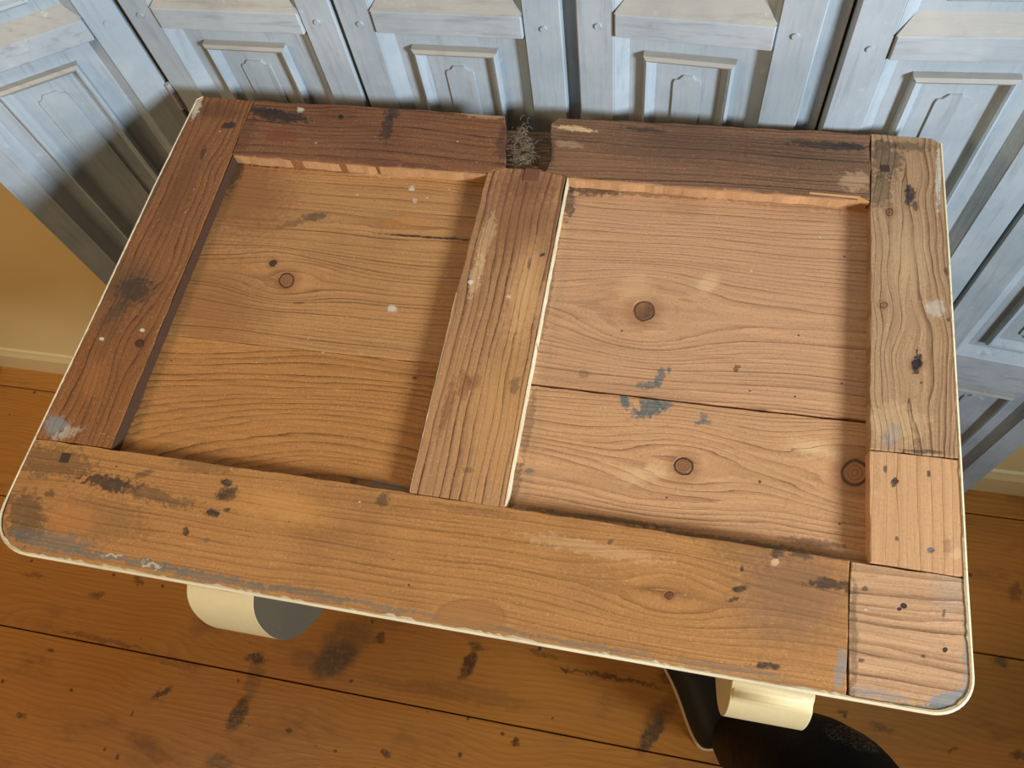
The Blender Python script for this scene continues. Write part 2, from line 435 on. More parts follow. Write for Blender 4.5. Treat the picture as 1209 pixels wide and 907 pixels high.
# ================================================================== FOLDING SCREEN
SC = [(-.776, .485), (-.578, .604), (-.344, .602), (-.118, .600), (.108, .583), (.338, .590), (.553, .567)]
screen = empty('folding_screen', (-0.118, 0.60, 0.0))
tag(screen, 'tall folding screen of six worn blue-grey painted panelled leaves behind the table', 'screen')
TH = 0.020
def prism(bm, loops, M):
    """skin consecutive closed loops of 3D points"""
    prev = None
    for lp in loops:
        vs_ = [bm.verts.new(M @ Vector(p)) for p in lp]
        if prev:
            n = len(vs_)
            for i in range(n): bm.faces.new((prev[i], prev[(i + 1) % n], vs_[(i + 1) % n], vs_[i]))
        prev = vs_
    return bm
def rect(s0, s1, z0, z1, n): return [(s0, n, z0), (s1, n, z0), (s1, n, z1), (s0, n, z1)]
def leaf(i, W, M, zo):
    """leaf-local: x = along the leaf, y = depth (negative towards the room), z = up"""
    HT = 1.66
    a, b = 0.036, W - 0.037
    body = bmesh.new(); box_bm(body, (0.004, 0.0125, 0.008), (W - 0.004, TH, HT - 0.003), 0, M)
    lf = link('leaf', body, M_BLUE, screen)
    rnd = random.Random(i * 7 + 1)
    for (s0, s1) in ((0.0015, a), (b, W - 0.0015)):
        bm = bmesh.new(); box_bm(bm, (s0, 0.0, 0.004), (s1, TH - 0.0005, HT), 0.0012, M); link('stile', bm, M_BLUE, lf)
    rails = [(0.004, 0.075), (0.530, 0.600), (1.083 + zo, 1.108 + zo), (1.60, 1.655)]
    for k, (z0, z1) in enumerate(rails):
        bm = bmesh.new()
        pr = -0.003 if k == 2 else -0.0005
        box_bm(bm, (a + 0.0006, pr, z0), (b - 0.0006, TH - 0.001, z1), 0.0012, M); link('rail', bm, M_BLUE_H, lf)
    for k in range(3):
        z0 = rails[k][1]; z1 = rails[k + 1][0]
        bw = 0.0135; dp = 0.011
        top_b = 0.005 if k == 1 else 0.008
        # bevelled border of the opening: four mitred strips
        bm = bmesh.new()
        O = rect(a, b, z0, z1, 0.0008); I = rect(a + bw, b - bw * 0.9, z0 + bw, z1 - top_b, dp)
        I2 = rect(a + bw, b - bw * 0.9, z0 + bw, z1 - top_b, dp + 0.003)
        prism(bm, [O, I, I2], M); link('bevelled_border', bm, M_BLUE, lf)
        # field panel with raised tablet
        bm = bmesh.new()
        box_bm(bm, (a + bw - 0.001, dp - 0.0006, z0 + bw - 0.001), (b - bw * 0.9 + 0.001, 0.0124, z1 - top_b + 0.001), 0, M)
        pn_ = link('panel', bm, M_BLUE, lf)
        # raised moulding frame
        mz1 = z1 - 0.023; mz0 = z0 + 0.028
        m0, m1 = W * 0.297, W * 0.690
        y0 = dp - 0.0008
        bm = bmesh.new()
        def fr_(o, n): return rect(m0 + o, m1 - o, mz0 + o, mz1 - o, n)
        prism(bm, [fr_(0, y0), fr_(0.0004, y0 - 0.0065), fr_(0.003, y0 - 0.0085), fr_(0.0055, y0 - 0.0072), fr_(0.008, y0 - 0.0030), fr_(0.0115, y0)], M)
        mo = link('moulding', bm, M_BLUE, lf)
        # dusty upper strip of the moulding: its top bar is its own piece of wood
        bm = bmesh.new()
        yb = y0 - 0.0016
        cs = [(0.0, y0), (0.0, y0 - 0.0075), (0.003, y0 - 0.0098), (0.006, y0 - 0.0080), (0.009, y0 - 0.0036), (0.0122, y0)]
        la = [bm.verts.new(M @ Vector((m0 - 0.0005 + o, n, mz1 + 0.0005 - o))) for (o, n) in cs]
        lb = [bm.verts.new(M @ Vector((m1 + 0.0005 - o, n, mz1 + 0.0005 - o))) for (o, n) in cs]
        for q in range(5): bm.faces.new((la[q], la[q + 1], lb[q + 1], lb[q]))
        bm.faces.new(la); bm.faces.new(lb[::-1]); bm.faces.new((la[5], la[0], lb[0], lb[5]))
        link('moulding_top', bm, M_DUST, lf)
        # tablet with an ogee-shouldered top (raised field)
        t0, t1 = m0 + 0.0285, m1 - 0.0285
        zt = mz1 - 0.0235; zb = mz0 + 0.0235
        sh = [(t0, zb + 0.010), (t0 + 0.001, zb + 0.006), (t0 + 0.005, zb + 0.005), (t0 + 0.009, zb), (t1 - 0.009, zb), (t1 - 0.005, zb + 0.005), (t1 - 0.001, zb + 0.006), (t1, zb + 0.010),
              (t1, zt - 0.010), (t1 - 0.001, zt - 0.006), (t1 - 0.005, zt - 0.005), (t1 - 0.009, zt), (t0 + 0.009, zt), (t0 + 0.005, zt - 0.005), (t0 + 0.001, zt - 0.006), (t0, zt - 0.010)]
        bm = bmesh.new()
        l0 = [(p, y0 + 0.0003, q) for p, q in sh]; l1 = [(p, y0 - 0.0018, q) for p, q in sh]
        prism(bm, [l0, l1], M); bm.faces.new([bm.verts[-16 + j] for j in range(16)] if False else [v_ for v_ in list(bm.verts)[-16:]])
        link('tablet', bm, M_BLUE, lf)
    # top ledge of the crown rail, dusty
    z0 = rails[2][1]
    bm = bmesh.new()
    O = rect(a - 0.0003, b + 0.0003, z0 - 0.0005, z0 + 0.0165, 0)
    pts = [(a, -0.0024, z0 - 0.0002), (b, -0.0024, z0 - 0.0002), (b - 0.0118, 0.0106, z0 + 0.0140), (a + 0.0128, 0.0106, z0 + 0.0140)]
    lo_ = [(p[0], p[1] + 0.002, p[2] - 0.002) for p in pts]
    prism(bm, [lo_, pts], M); bm.faces.new(list(bm.verts)[-4:]); bm.faces.new(list(bm.verts)[:4][::-1])
    link('ledge', bm, M_DUST, lf)
    # wooden pegs through the joints
    for (s, zz) in ((a * 0.55, 1.094 + zo), (b + 0.018, 1.096 + zo), (a * 0.55, 0.565), (b + 0.018, 0.565)):
        bm = bmesh.new()
        bmesh.ops.create_cone(bm, cap_ends=True, segments=12, radius1=0.0036, radius2=0.0030, depth=0.0026,
                              matrix=M @ Matrix.Translation((s + rnd.uniform(-.002, .002), -0.0004, zz + rnd.uniform(-.003, .003))) @ Matrix.Rotation(math.pi / 2, 4, 'X'))
        link('peg', bm, M_BLUE, lf)
    return lf
zoff = [-0.0155, -0.0150, -0.0090, 0.0, -0.0030, 0.0]
for i in range(6):
    a = Vector(SC[i]); b = Vector(SC[i + 1]); W = (b - a).length
    u = (b - a) / W; n = Vector((-u.y, u.x))       # n points to the wall
    gapr = {2: 0.006, 3: 0.010}.get(i, 0.001); gapl = {3: 0.005, 4: 0.011}.get(i, 0.001)
    a2 = a + u * gapl; W2 = W - gapl - gapr
    M = Matrix(((u.x, n.x, 0, a2.x - screen.location.x), (u.y, n.y, 0, a2.y - screen.location.y), (0, 0, 1, 0), (0, 0, 0, 1)))
    lf = leaf(i, W2, M, zoff[i])
    if gapr > 0.003:    # rebate strip behind the wide gaps
        bm = bmesh.new(); box_bm(bm, (W2 - 0.004, 0.0135, 0.01), (W2 + gapr + 0.008, 0.0195, 1.65), 0, M); link('rebate_strip', bm, M_BLUE, lf)
    # hinges on the right-hand seam
    if i < 5:
        for hz in (0.25, 0.955 if i == 0 else 0.80, 1.45):
            bm = bmesh.new()
            for k in range(3):
                z0 = hz + k * 0.0125
                if k != 1 or i != 0:
                    pass
                Mk = M @ Matrix.Translation((W2 + gapr * 0.5, -0.0015, z0 + 0.006))
                bmesh.ops.create_cone(bm, cap_ends=True, segments=10, radius1=0.0032, radius2=0.0032, depth=0.0118, matrix=Mk)
            if i == 0 or hz != 0.80:
                link('hinge', bm, M_IRON, lf, smooth=False)
            else: bm.free()

# ================================================================== TABLE
table = empty('door_top_table', (TX, TY, 0.0))
tag(table, 'side table with an old stripped pine door for a top, cream-painted edge and rounded bearers', 'table')
L = lambda x, y: (x - TX, y - TY)
xl, xr, yf, yb = -0.5235, 0.2225, 0.0785, 0.5710
T0, TB = ZT, ZT - 0.017
RC = 0.012           # recess depth
fnT = lambda px, py: tp(px, py, 0.0)
fnR = lambda px, py: tp(px, py, RC)
def uv(fn, px, py, axis):
    p = fn(px, py); return (p.x, p.y) if axis == 0 else (p.y, p.x)

# front rail, round left corner
def arc(cx, cy, rx, ry, a0, a1, n):
    return [(cx + rx * math.cos(math.radians(a0 + (a1 - a0) * k / n)), cy + ry * math.sin(math.radians(a0 + (a1 - a0) * k / n))) for k in range(n + 1)]
yr = 0.1728
outer_l = [(-0.5265, 0.1725), (-0.5265, 0.140)] + arc(-0.4865, 0.112, 0.0370, 0.0350, 180, 270, 8) 
mat_front = pine('front_rail_pine', fnT, 0, lin((174, 122, 68)), lin((98, 58, 30)), uv(fnT, 620, 600, 0), freq=270, depth=0.010, tilt=0.012, strength=0.36, late=1.6,
    knots=[(790, 703, 5, 0.05, 0.020, 1.3, lin((120, 70, 40)))],
    seed=1.0, patch=0.32, relief=0.9, fibre=0.14,
    stains_shade=[(130, 570, 34, 10, 10, INK, .85, .010), (180, 585, 60, 10, 14, DIRT, .6, .015), 
            (60, 545, 55, 22, 8, DIRT, .55, .02), (30, 610, 26, 34, 0, DIRT, .65, .02), (60, 640, 60, 14, 10, GREY, .6, .012), (120, 610, 60, 30, 12, DIRT, .3, .02),
            (85, 610, 30, 18, 0, lin((196, 126, 64)), .4, .02, 1.0),
            (60, 583, 8, 4, 0, INK, .6, .004), (268, 570, 7, 5, 0, INK, .9, .004), (268, 583, 14, 8, -10, INK, .92, .006), (251, 606, 10, 5, 0, INK, .92, .005), (268, 602, 4, 2.5, 0, INK, .9, .002),
            (220, 628, 4, 7, -20, INK, .85, .002), (244, 638, 4, 3, 0, TEAL, .6, .002), (452, 590, 9, 7, -30, DIRT, .7, .005), (240, 550, 40, 10, 8, DIRT, .4, .02),
            (170, 560, 14, 4, -20, INK, .5, .004),
            (560, 603, 60, 4, 8, INK, .25, .004), (150, 662, 90, 5, 9, GREY, .65, .012), (250, 682, 80, 6, 10, GREY, .6, .015), (360, 700, 60, 6, 11, TEAL, .45, .012), (440, 714, 60, 4, 11, GREY, .5, .012),
            (560, 738, 90, 4, 10, GREY, .45, .01), (700, 762, 80, 4, 10, GREY, .45, .01), (860, 790, 80, 5, 10, GREY, .4, .01),
            (135, 658, 14, 2, 9, WHITE, .7, .02), (180, 667, 10, 2, 9, WHITE, .7, .02),
            (880, 640, 60, 30, 15, DIRT, .28, .03), (935, 700, 70, 60, 10, lin((120, 88, 66)), .6, .03, 1.0), (980, 690, 30, 8, 5, INK, .75, .012), (945, 655, 18, 4, 10, INK, .55, .008),
            (917, 652, 10, 8, 0, INK, .75, .005), (915, 665, 6, 5, 0, PALE, .7, .004), (876, 671, 2.5, 6, 10, INK, .9, .002), (872, 694, 10, 5, -15, INK, .85, .006), (866, 708, 7, 4, -15, INK, .8, .005),
            (900, 786, 9, 5, 0, INK, .75, .002, .4), (916, 788, 8, 4, 0, INK, .75, .002, .4), (905, 787, 16, 4, 5, INK, .6, .002, .4),
            (555, 728, 42, 22, 0, lin((120, 76, 42)), .35, .002, .10), (555, 730, 39, 20, 0, lin((166, 116, 64)), .55, .002, .10),
            (993, 790, 8, 24, 5, BLUEGREY, .6, .006), (700, 690, 40, 26, 0, DIRT, .12, .03), (335, 600, 60, 20, 10, lin((214, 152, 80)), .4, .02, 1.2),
            (700, 648, 90, 10, 10, PALE, .25, .01), (720, 640, 4, 3, 0, INK, .6, .002)])
fr_pts = [L(*p) for p in outer_l] + [L(0.1440, 0.0772), L(0.1448, 0.082), L(0.1452, 0.130), L(0.1462, 0.1700), L(0.0, 0.1712), L(-0.30, 0.1735)]
board('front_rail', fr_pts, T0, TB, mat_front, table, seed=3, jit=0.0004)

# corner block
mat_corner = pine('corner_block_pine', fnT, 0, lin((190, 148, 108)), lin((126, 84, 54)), uv(fnT, 1070, 600, 0), freq=150, depth=0.004, tilt=0.0, strength=0.6, late=1.8,
    seed=4.0, patch=0.18, relief=1.5, fibre=0.20,
    stains_shade=[(1067, 715, 4, 3, 20, INK, .95, .001, .3, 1.0), (1062, 719, 2.5, 2, 0, INK, .9, .001, .3, 1), (1021, 695, 4, 3, 0, DIRT, .8, .001, .4), (1116, 767, 3, 3, 0, INK, .95, .001, .3, 1),
            (1090, 775, 3, 2.5, 0, DIRT, .8, .001, .4), (1016, 780, 4, 3, 0, DIRT, .8, .001, .4), (1115, 725, 2.5, 7, 10, DIRT, .8, .002), (1125, 700, 25, 30, 0, BLUEGREY, .22, .02, 1.2),
            (1120, 826, 34, 10, -20, BLUEGREY, .85, .010), (1095, 836, 50, 5, 3, GREY, .7, .006), (1030, 820, 40, 8, 10, BLUEGREY, .45, .012), (1140, 780, 4, 60, 0, BLUEGREY, .5, .005),
            (1008, 750, 5, 90, 0, DIRT, .5, .004)])
cb = [L(0.1466, 0.0768), L(0.1905, 0.0775)] + [L(*p) for p in arc(0.1965, 0.1035, 0.0268, 0.0262, 275, 360, 8)] + [L(0.2229, 0.1690), L(0.1475, 0.1698), L(0.1462, 0.130)]
board('corner_block', cb, T0 - 0.0006, TB, mat_corner, table, seed=5, jit=0.0005)

# patch block
mat_patch = pine('patch_block_pine', fnT, 1, lin((196, 150, 106)), lin((150, 102, 64)), uv(fnT, 1200, 600, 1), freq=120, depth=0.004, strength=0.4, late=1.4, seed=6.0, patch=0.06, relief=0.8, fibre=0.10,
    stains_shade=[(1056, 569, 4, 6, 15, INK, .95, .001, .4, 1), (1097, 559, 2.5, 4, 0, DIRT, .9, .001, .4), (1099, 649, 4.5, 4.5, 0, GREY, .9, .001, .4, 1), (1045, 553, 2.5, 5, 0, DIRT, .8, .001, .4),
            (1059, 636, 2.5, 3, 0, DIRT, .9, .001, .4), (1118, 645, 6, 10, 0, DIRT, .35, .004), (1130, 655, 8, 8, 0, PALE, .4, .004)])
pb = [L(0.1600, 0.1708), L(0.2228, 0.1702), L(0.2231, 0.2582), L(0.1600, 0.2572)]
board('patch_block', pb, T0 - 0.0004, TB, mat_patch, table, seed=6)

# right stile
mat_right = pine('right_stile_pine', fnT, 1, lin((168, 132, 96)), lin((108, 74, 46)), uv(fnT, 1075, 380, 1), freq=230, depth=0.006, tilt=0.03, strength=0.62, late=1.8, seed=8.0, patch=0.25, patchcol=DIRT, relief=2.0, fibre=0.14, warp=0.003, wave=0.022,
    knots=[(1043, 360, 4, 0.02, 0.012, 0.7, lin((150, 104, 68))), (1050, 250, 5, 0.02, 0.012, 0.7, lin((140, 98, 66))), (1082, 430, 6, 0.05, 0.02, 0.6, BROWN)],
    stains_shade=[(1074, 230, 6, 13, 0, INK, .92, .003, .5, 1), (1080, 243, 4, 7, -20, INK, .85, .002), (1082, 428, 5, 14, 8, INK, .9, .003, .5, 1.2),
            (1045, 190, 24, 24, 0, DIRT, .7, .02), (1060, 172, 50, 6, 2, DIRT, .6, .01), (1040, 225, 14, 22, 0, DIRT, .6, .012), (1052, 513, 12, 16, 20, lin((120, 110, 112)), .65, .006),
            (1088, 533, 30, 2.5, 3, INK, .7, .004), (1105, 365, 14, 12, 0, WHITE, .45, .012), (1117, 320, 3, 6, 0, DIRT, .8, .002), (1120, 377, 3, 3, 0, DIRT, .8, .002),
            (1108, 210, 3.5, 40, 0, WHITE, .75, .004), (1060, 500, 40, 25, 0, PALE, .25, .02), (1075, 300, 25, 50, 0, PALE, .2, .02, 1.2)])
rs = [L(0.1602, 0.2584), L(0.2232, 0.2594), L(0.2228, 0.45), L(0.2215, 0.5645), L(0.2150, 0.5702), L(0.1626, 0.5722), L(0.1620, 0.49)]
board('right_stile', rs, T0, TB, mat_right, table, seed=8, jit=0.0005)

# back rails
backst_r = [(975, 172, 50, 5, 5, INK, .8, .012), (1005, 173, 26, 4, 3, INK, .9, .006), (760, 153, 26, 3, 6, INK, .75, .008), (820, 170, 120, 22, 4, lin((84, 62, 46)), .5, .03, 1.2), (960, 185, 70, 22, 4, DIRT, .4, .03, 1.2),
            (680, 152, 26, 3.5, 6, PALE, .9, .004, .4), (672, 170, 18, 5, 6, PALE, .25, .01), (700, 195, 60, 12, 4, lin((150, 104, 68)), .4, .02, 1.2), (1010, 215, 20, 12, 0, PALE, .35, .02), (650, 175, 5, 22, 0, INK, .5, .006)]
mat_back_r = pine('back_rail_right_pine', fnT, 0, lin((132, 94, 66)), lin((72, 46, 30)), uv(fnT, 860, 60, 0), freq=210, depth=0.008, strength=0.6, late=1.5, seed=11.0, patch=0.5, patchcol=lin((66, 42, 28)), relief=1.3, fibre=0.2, stains_shade=backst_r)
mat_back_l = pine('back_rail_left_pine', fnT, 0, lin((130, 84, 52)), lin((74, 42, 26)), uv(fnT, 395, 195, 0), freq=170, depth=0.012, tilt=0.03, strength=0.8, late=2.0, seed=12.0, patch=0.4, patchcol=lin((70, 38, 24)), relief=1.0, fibre=0.15,
    knots=[(402, 138, 3, 0.02, 0.01, 0.6, INK)],
    stains_shade=[(330, 137, 40, 8, 6, INK, .9, .012), (300, 130, 30, 5, 5, INK, .7, .012), (332, 160, 20, 8, 5, RED, .7, .012), (457, 150, 7, 20, 12, INK, .72, .008), (463, 135, 10, 8, 0, INK, .7, .008),
            (355, 129, 5, 3, 0, WHITE, .8, .003), (570, 137, 30, 3, 5, PALE, .35, .006), (594, 165, 8, 26, 10, INK, .5, .01), (285, 160, 14, 30, 30, BROWN, .5, .01)])
bl_pts = [L(-0.4555, 0.4985), L(-0.35, 0.4965), L(-0.1858, 0.4975), L(-0.1700, 0.5050), L(-0.1725, 0.5200), L(-0.1770, 0.5350), L(-0.1765, 0.5480), L(-0.1810, 0.5590), L(-0.1830, 0.5700), L(-0.30, 0.5715), L(-0.4550, 0.5722)]
board('back_rail', bl_pts, T0, TB, mat_back_l, table, seed=9, jit=0.0008)
br_pts = [L(-0.1300, 0.5040), L(-0.105, 0.4985), L(0.02, 0.4970), L(0.1612, 0.4955), L(0.1618, 0.5715), L(0.0, 0.5715), L(-0.128, 0.5710), L(-0.1345, 0.5640), L(-0.1335, 0.5480), L(-0.1295, 0.5330), L(-0.1275, 0.5180)]
board('back_rail', br_pts, T0, TB, mat_back_r, table, seed=10, jit=0.0008)

# left stile
mat_left = pine('left_stile_pine', fnT, 1, lin((138, 88, 48)), lin((80, 46, 24)), uv(fnT, 250, 300, 1), freq=170, depth=0.010, tilt=0.05, strength=0.7, late=2.0, seed=14.0, patch=0.45, patchcol=lin((84, 46, 22)), relief=1.0, wave=0.012,
    knots=[(165, 405, 5, 0.04, 0.02, 0.7, BROWN)],
    stains_shade=[(268, 148, 8, 4, -5, INK, .9, .001, .35), (240, 180, 3.5, 9, 20, INK, .7, .004), (158, 342, 22, 18, -20, INK, .8, .014), (150, 335, 36, 30, -20, DIRT, .5, .02, 1.0), (140, 365, 30, 8, -40, DIRT, .6, .015),
            (215, 220, 16, 60, 28, lin((86, 50, 26)), .45, .02, 1.2), (250, 130, 36, 10, 5, lin((80, 48, 28)), .55, .02, 1.0), (66, 503, 16, 14, 0, BLUEGREY, .75, .010), (80, 512, 20, 6, -20, WHITE, .4, .01), (130, 380, 20, 30, 30, DIRT, .3, .02, 1.2),
            (232, 128, 5, 14, 25, WHITE, .75, .006), (190, 210, 2.5, 70, 26, DIRT, .6, .004), (120, 400, 3, 2, 0, WHITE, .9, .001, .3), (168, 390, 3, 2, 0, WHITE, .9, .001, .3),
            (110, 450, 14, 24, 20, lin((180, 118, 60)), .3, .02, 1.2)])
ls = [L(-0.5262, 0.1732), L(-0.4530, 0.1740), L(-0.4542, 0.35), L(-0.4556, 0.5000), L(-0.4560, 0.5712), L(-0.5150, 0.5735), L(-0.5205, 0.5690), L(-0.5235, 0.45), L(-0.5240, 0.30)]
board('left_stile', ls, T0, TB, mat_left, table, seed=11, jit=0.0005)

# middle stile
mat_mid = pine('middle_stile_pine', fnT, 1, lin((174, 128, 84)), lin((92, 52, 32)), uv(fnT, 700, 400, 1), freq=150, depth=0.004, strength=0.85, late=1.6, seed=17.0, patch=0.28, relief=1.3, wave=0.006, warp=0.002,
    stains_shade=[(610, 260, 52, 48, 0, lin((118, 74, 44)), .62, .03, 1.3), (625, 215, 40, 20, 0, lin((110, 66, 38)), .6, .02, 1.2), (575, 280, 8, 34, 15, PALE, .35, .012), (562, 325, 7, 30, 15, PALE, .4, .010), (620, 345, 18, 60, 10, lin((210, 160, 104)), .6, .02, 1.0),
            (590, 480, 40, 90, 10, lin((204, 150, 88)), .35, .03, 1.2), (548, 455, 8, 20, 12, RED, .55, .008), (528, 480, 6, 40, 14, RED, .5, .006), (560, 450, 12, 10, 0, RED, .4, .008),
            (556, 333, 4, 3, 0, WHITE, .9, .002), (640, 300, 4, 2, -25, INK, .9, .002), (625, 310, 2, 9, 8, DIRT, .7, .003), (552, 555, 8, 4, 0, DIRT, .5, .004), (600, 350, 3, 2, 0, WHITE, .7, .001),
            (608, 455, 6, 12, 20, DIRT, .5, .006)])
ms = [L(-0.1850, 0.1730), L(-0.1072, 0.1722), L(-0.1080, 0.33), L(-0.1100, 0.4990), L(-0.1300, 0.5036), L(-0.1700, 0.5046), L(-0.1858, 0.4970), L(-0.1870, 0.36)]
board('middle_stile', ms, T0 - 0.0003, TB, mat_mid, table, seed=12, jit=0.0006)

# recessed boards; pixels are taken on the recessed plane
ZR = T0 - RC
mLP1 = pine('left_panel_upper_pine', fnR, 0, lin((180, 130, 78)), lin((106, 64, 34)), uv(fnR, 430, 262, 0), freq=230, depth=0.012, tilt=0.02, strength=0.6, late=2.4, seed=21.0, patch=0.16, relief=0.8, warp=0.003,
    knots=[(338, 331, 9, 0.045, 0.022, 1.2, lin((160, 104, 60))), (322, 311, 4, 0.03, 0.014, 0.6, BROWN)],
    stains_shade=[(370, 256, 20, 5, -3, lin((92, 70, 52)), .85, .006), (345, 264, 22, 4, -12, DIRT, .5, .006), (486, 222, 4, 4, 0, WHITE, .85, .001, .4), (490, 237, 3, 3, 0, WHITE, .6, .001, .4), (463, 365, 6, 5, 0, WHITE, .8, .002, .4),
            (505, 280, 60, 1.3, 4, INK, .95, .003, .4, 1.2), (290, 230, 60, 50, 0, lin((132, 82, 44)), .75, .03, 1.3), (250, 360, 60, 70, 0, lin((138, 86, 42)), .55, .03, 1.3), (278, 200, 9, 30, 20, DIRT, .8, .012), (300, 192, 40, 5, 4, DIRT, .75, .012), (400, 200, 130, 4, 4, DIRT, .55, .008),  # broad brown patch at upper left: dirt, with shade put into the colour
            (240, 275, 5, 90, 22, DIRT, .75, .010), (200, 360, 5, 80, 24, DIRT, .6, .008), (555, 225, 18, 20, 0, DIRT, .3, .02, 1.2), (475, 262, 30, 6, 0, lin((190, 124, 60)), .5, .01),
            (545, 300, 14, 70, 12, lin((150, 98, 52)), .25, .02, 1.2), (352, 358, 8, 1.5, -5, DIRT, .6, .002), (450, 205, 40, 6, 4, PALE, .3, .01)])  # soft strip by the middle stile: its shadow put into the colour
mLP2 = pine('left_panel_lower_pine', fnR, 0, lin((174, 120, 64)), lin((94, 52, 24)), uv(fnR, 420, 612, 0), freq=190, depth=0.0, tilt=0.30, strength=0.58, late=2.0, seed=22.0, patch=0.14, relief=0.8, warp=0.004,
    stains_shade=[(420, 580, 60, 4, 7, INK, .5, .006), (300, 560, 160, 5, 8, DIRT, .65, .008), (455, 575, 30, 7, 7, BLUEGREY, .4, .008), (418, 568, 5, 4, 0, DIRT, .7, .003), (150, 500, 6, 60, 25, DIRT, .7, .010),
            (490, 446, 4, 2, 0, INK, .8, .002), (265, 400, 80, 10, 8, lin((206, 148, 82)), .3, .02, 1.3), (520, 470, 14, 80, 12, lin((140, 90, 46)), .3, .02, 1.2)])  # last soft brown strip: the middle stile's shadow, painted in
mRP1 = pine('right_panel_upper_pine', fnR, 0, lin((192, 145, 104)), lin((110, 66, 42)), uv(fnR, 800, 365, 0), freq=230, depth=0.012, tilt=0.02, strength=0.48, late=2.4, seed=23.0, patch=0.13, relief=1.0, warp=0.003,
    knots=[(760, 367, 12, 0.060, 0.034, 1.45, lin((96, 58, 40)))],
    stains_shade=[(700, 222, 40, 10, 2, DIRT, .75, .012), (672, 240, 8, 22, 10, INK, .7, .006), (651, 320, 5, 90, 8, DIRT, .5, .005), (760, 228, 90, 5, 4, DIRT, .5, .008), (808, 248, 24, 10, 0, lin((150, 112, 80)), .4, .02, 1.2),
            (870, 435, 5, 4, -40, INK, .8, .002), (779, 445, 6, 12, 20, TEAL, .75, .006), (790, 438, 3, 4, 0, TEAL, .8, .002), (765, 455, 16, 5, 0, TEAL, .7, .006), (690, 442, 8, 5, 0, DIRT, .4, .006),
            (750, 340, 22, 16, 0, PALE, .35, .012, 1.0), (835, 335, 14, 10, -30, PALE, .5, .008, 1.0), (930, 240, 80, 8, 4, DIRT, .3, .01), (745, 355, 30, 24, 0, lin((190, 134, 84)), .3, .01, 1.0)])
mRP2 = pine('right_panel_lower_pine', fnR, 0, lin((192, 144, 100)), lin((108, 64, 38)), uv(fnR, 700, 560, 0), freq=210, depth=0.008, tilt=0.03, strength=0.52, late=2.0, seed=24.0, patch=0.13, relief=1.2, warp=0.003,
    knots=[(807, 550, 11, 0.055, 0.026, 1.25, lin((150, 100, 64))), (1010, 558, 16, 0.05, 0.030, 1.2, lin((176, 124, 76)))],
    stains_shade=[(765, 482, 22, 13, -25, TEAL, .9, .010), (738, 474, 5, 13, -25, TEAL, .85, .006), (784, 478, 12, 6, 0, TEAL, .75, .008), (828, 498, 12, 3, 0, TEAL, .75, .005), (830, 492, 5, 6, 0, TEAL, .6, .004), (752, 478, 4, 7, -20, lin((196, 150, 104)), .9, .002),
            (624, 500, 6, 50, 10, INK, .4, .006), (608, 570, 8, 30, 10, INK, .5, .006), (700, 611, 100, 3.5, 8, DIRT, .6, .006), (860, 638, 130, 3.5, 8, DIRT, .6, .006), (625, 556, 7, 3, 0, GREY, .7, .003), (960, 640, 40, 5, 8, INK, .5, .006),
            (960, 530, 30, 10, 10, PALE, .5, .012, 1.0), (760, 560, 30, 10, -10, PALE, .4, .012, 1.0), (897, 569, 2, 2, 0, INK, .9, .001)])
def rb(name, pts, mat, dz=0.0, seed=1): return board(name, [L(*p) for p in pts], ZR + dz, TB - 0.001, mat, table, bev=0.0006, seed=seed)
rb('panel_board', [(-0.4600, 0.2925), (-0.32, 0.2932), (-0.1820, 0.2945), (-0.1800, 0.5030), (-0.4600, 0.5030)], mLP1, 0.0, 1)
rb('panel_board', [(-0.4600, 0.1690), (-0.1800, 0.1690), (-0.1820, 0.2940), (-0.32, 0.2927), (-0.4600, 0.2920)], mLP2, -0.0002, 2)
rb('panel_board', [(-0.1140, 0.2865), (0.02, 0.2862), (0.1660, 0.2872), (0.1660, 0.5020), (-0.1140, 0.5020)], mRP1, 0.0003, 3)
rb('panel_board', [(-0.1140, 0.1690), (0.1660, 0.1690), (0.1660, 0.2850), (0.02, 0.2840), (-0.1140, 0.2838)], mRP2, -0.0003, 4)
# paler arris along the recess edges, light on them put into the colour
def strip(name, p0, p1, w_, z0, z1, mat, seed, jit=0.0005):
    a, b = Vector(p0), Vector(p1); u = (b - a).normalized(); n = Vector((-u.y, u.x))
    rnd = random.Random(seed); N = max(3, int((b - a).length / 0.008))
    bm = bmesh.new(); prev = None
    for k in range(N + 1):
        q = a.lerp(b, k / N); ww = w_ * rnd.uniform(0.6, 1.2)
        e0 = q + n * 0.0; e1 = q + n * ww
        vs_ = [bm.verts.new((e0.x, e0.y, z0)), bm.verts.new((e1.x, e1.y, z0)), bm.verts.new((e1.x, e1.y, z1 + rnd.uniform(-jit, 0) )), bm.verts.new((e0.x, e0.y, z1))]
        if prev:
            for j in range(4): bm.faces.new((prev[j], prev[(j + 1) % 4], vs_[(j + 1) % 4], vs_[j]))
        else: bm.faces.new(vs_)
        prev = vs_
    bm.faces.new(prev[::-1])
    return link(name, bm, mat, table)
M_GRIME = simple('grimy_edge_wood', lin((66, 42, 24)), 0.8, bump=120.0)
M_LIT_ARRIS = pine('lit_arris_pine', fnT, 0, lin((184, 138, 94)), lin((140, 90, 54)), (0, 0.3), freq=200, strength=0.3, seed=30, patch=0.2, relief=0.6)
strip('arris_strip', L(0.1600, 0.4968), L(-0.1085, 0.4985), 0.0026, ZR, T0 - 0.0014, M_LIT_ARRIS, 4)
strip('arris_strip', L(-0.1860, 0.4968), L(-0.4540, 0.4990), 0.0022, ZR, T0 - 0.0014, M_LIT_ARRIS, 5)
strip('grimy_arris', L(-0.4541, 0.4980), L(-0.4529, 0.1745), 0.0009, ZR, T0 - 0.0010, M_GRIME, 8)
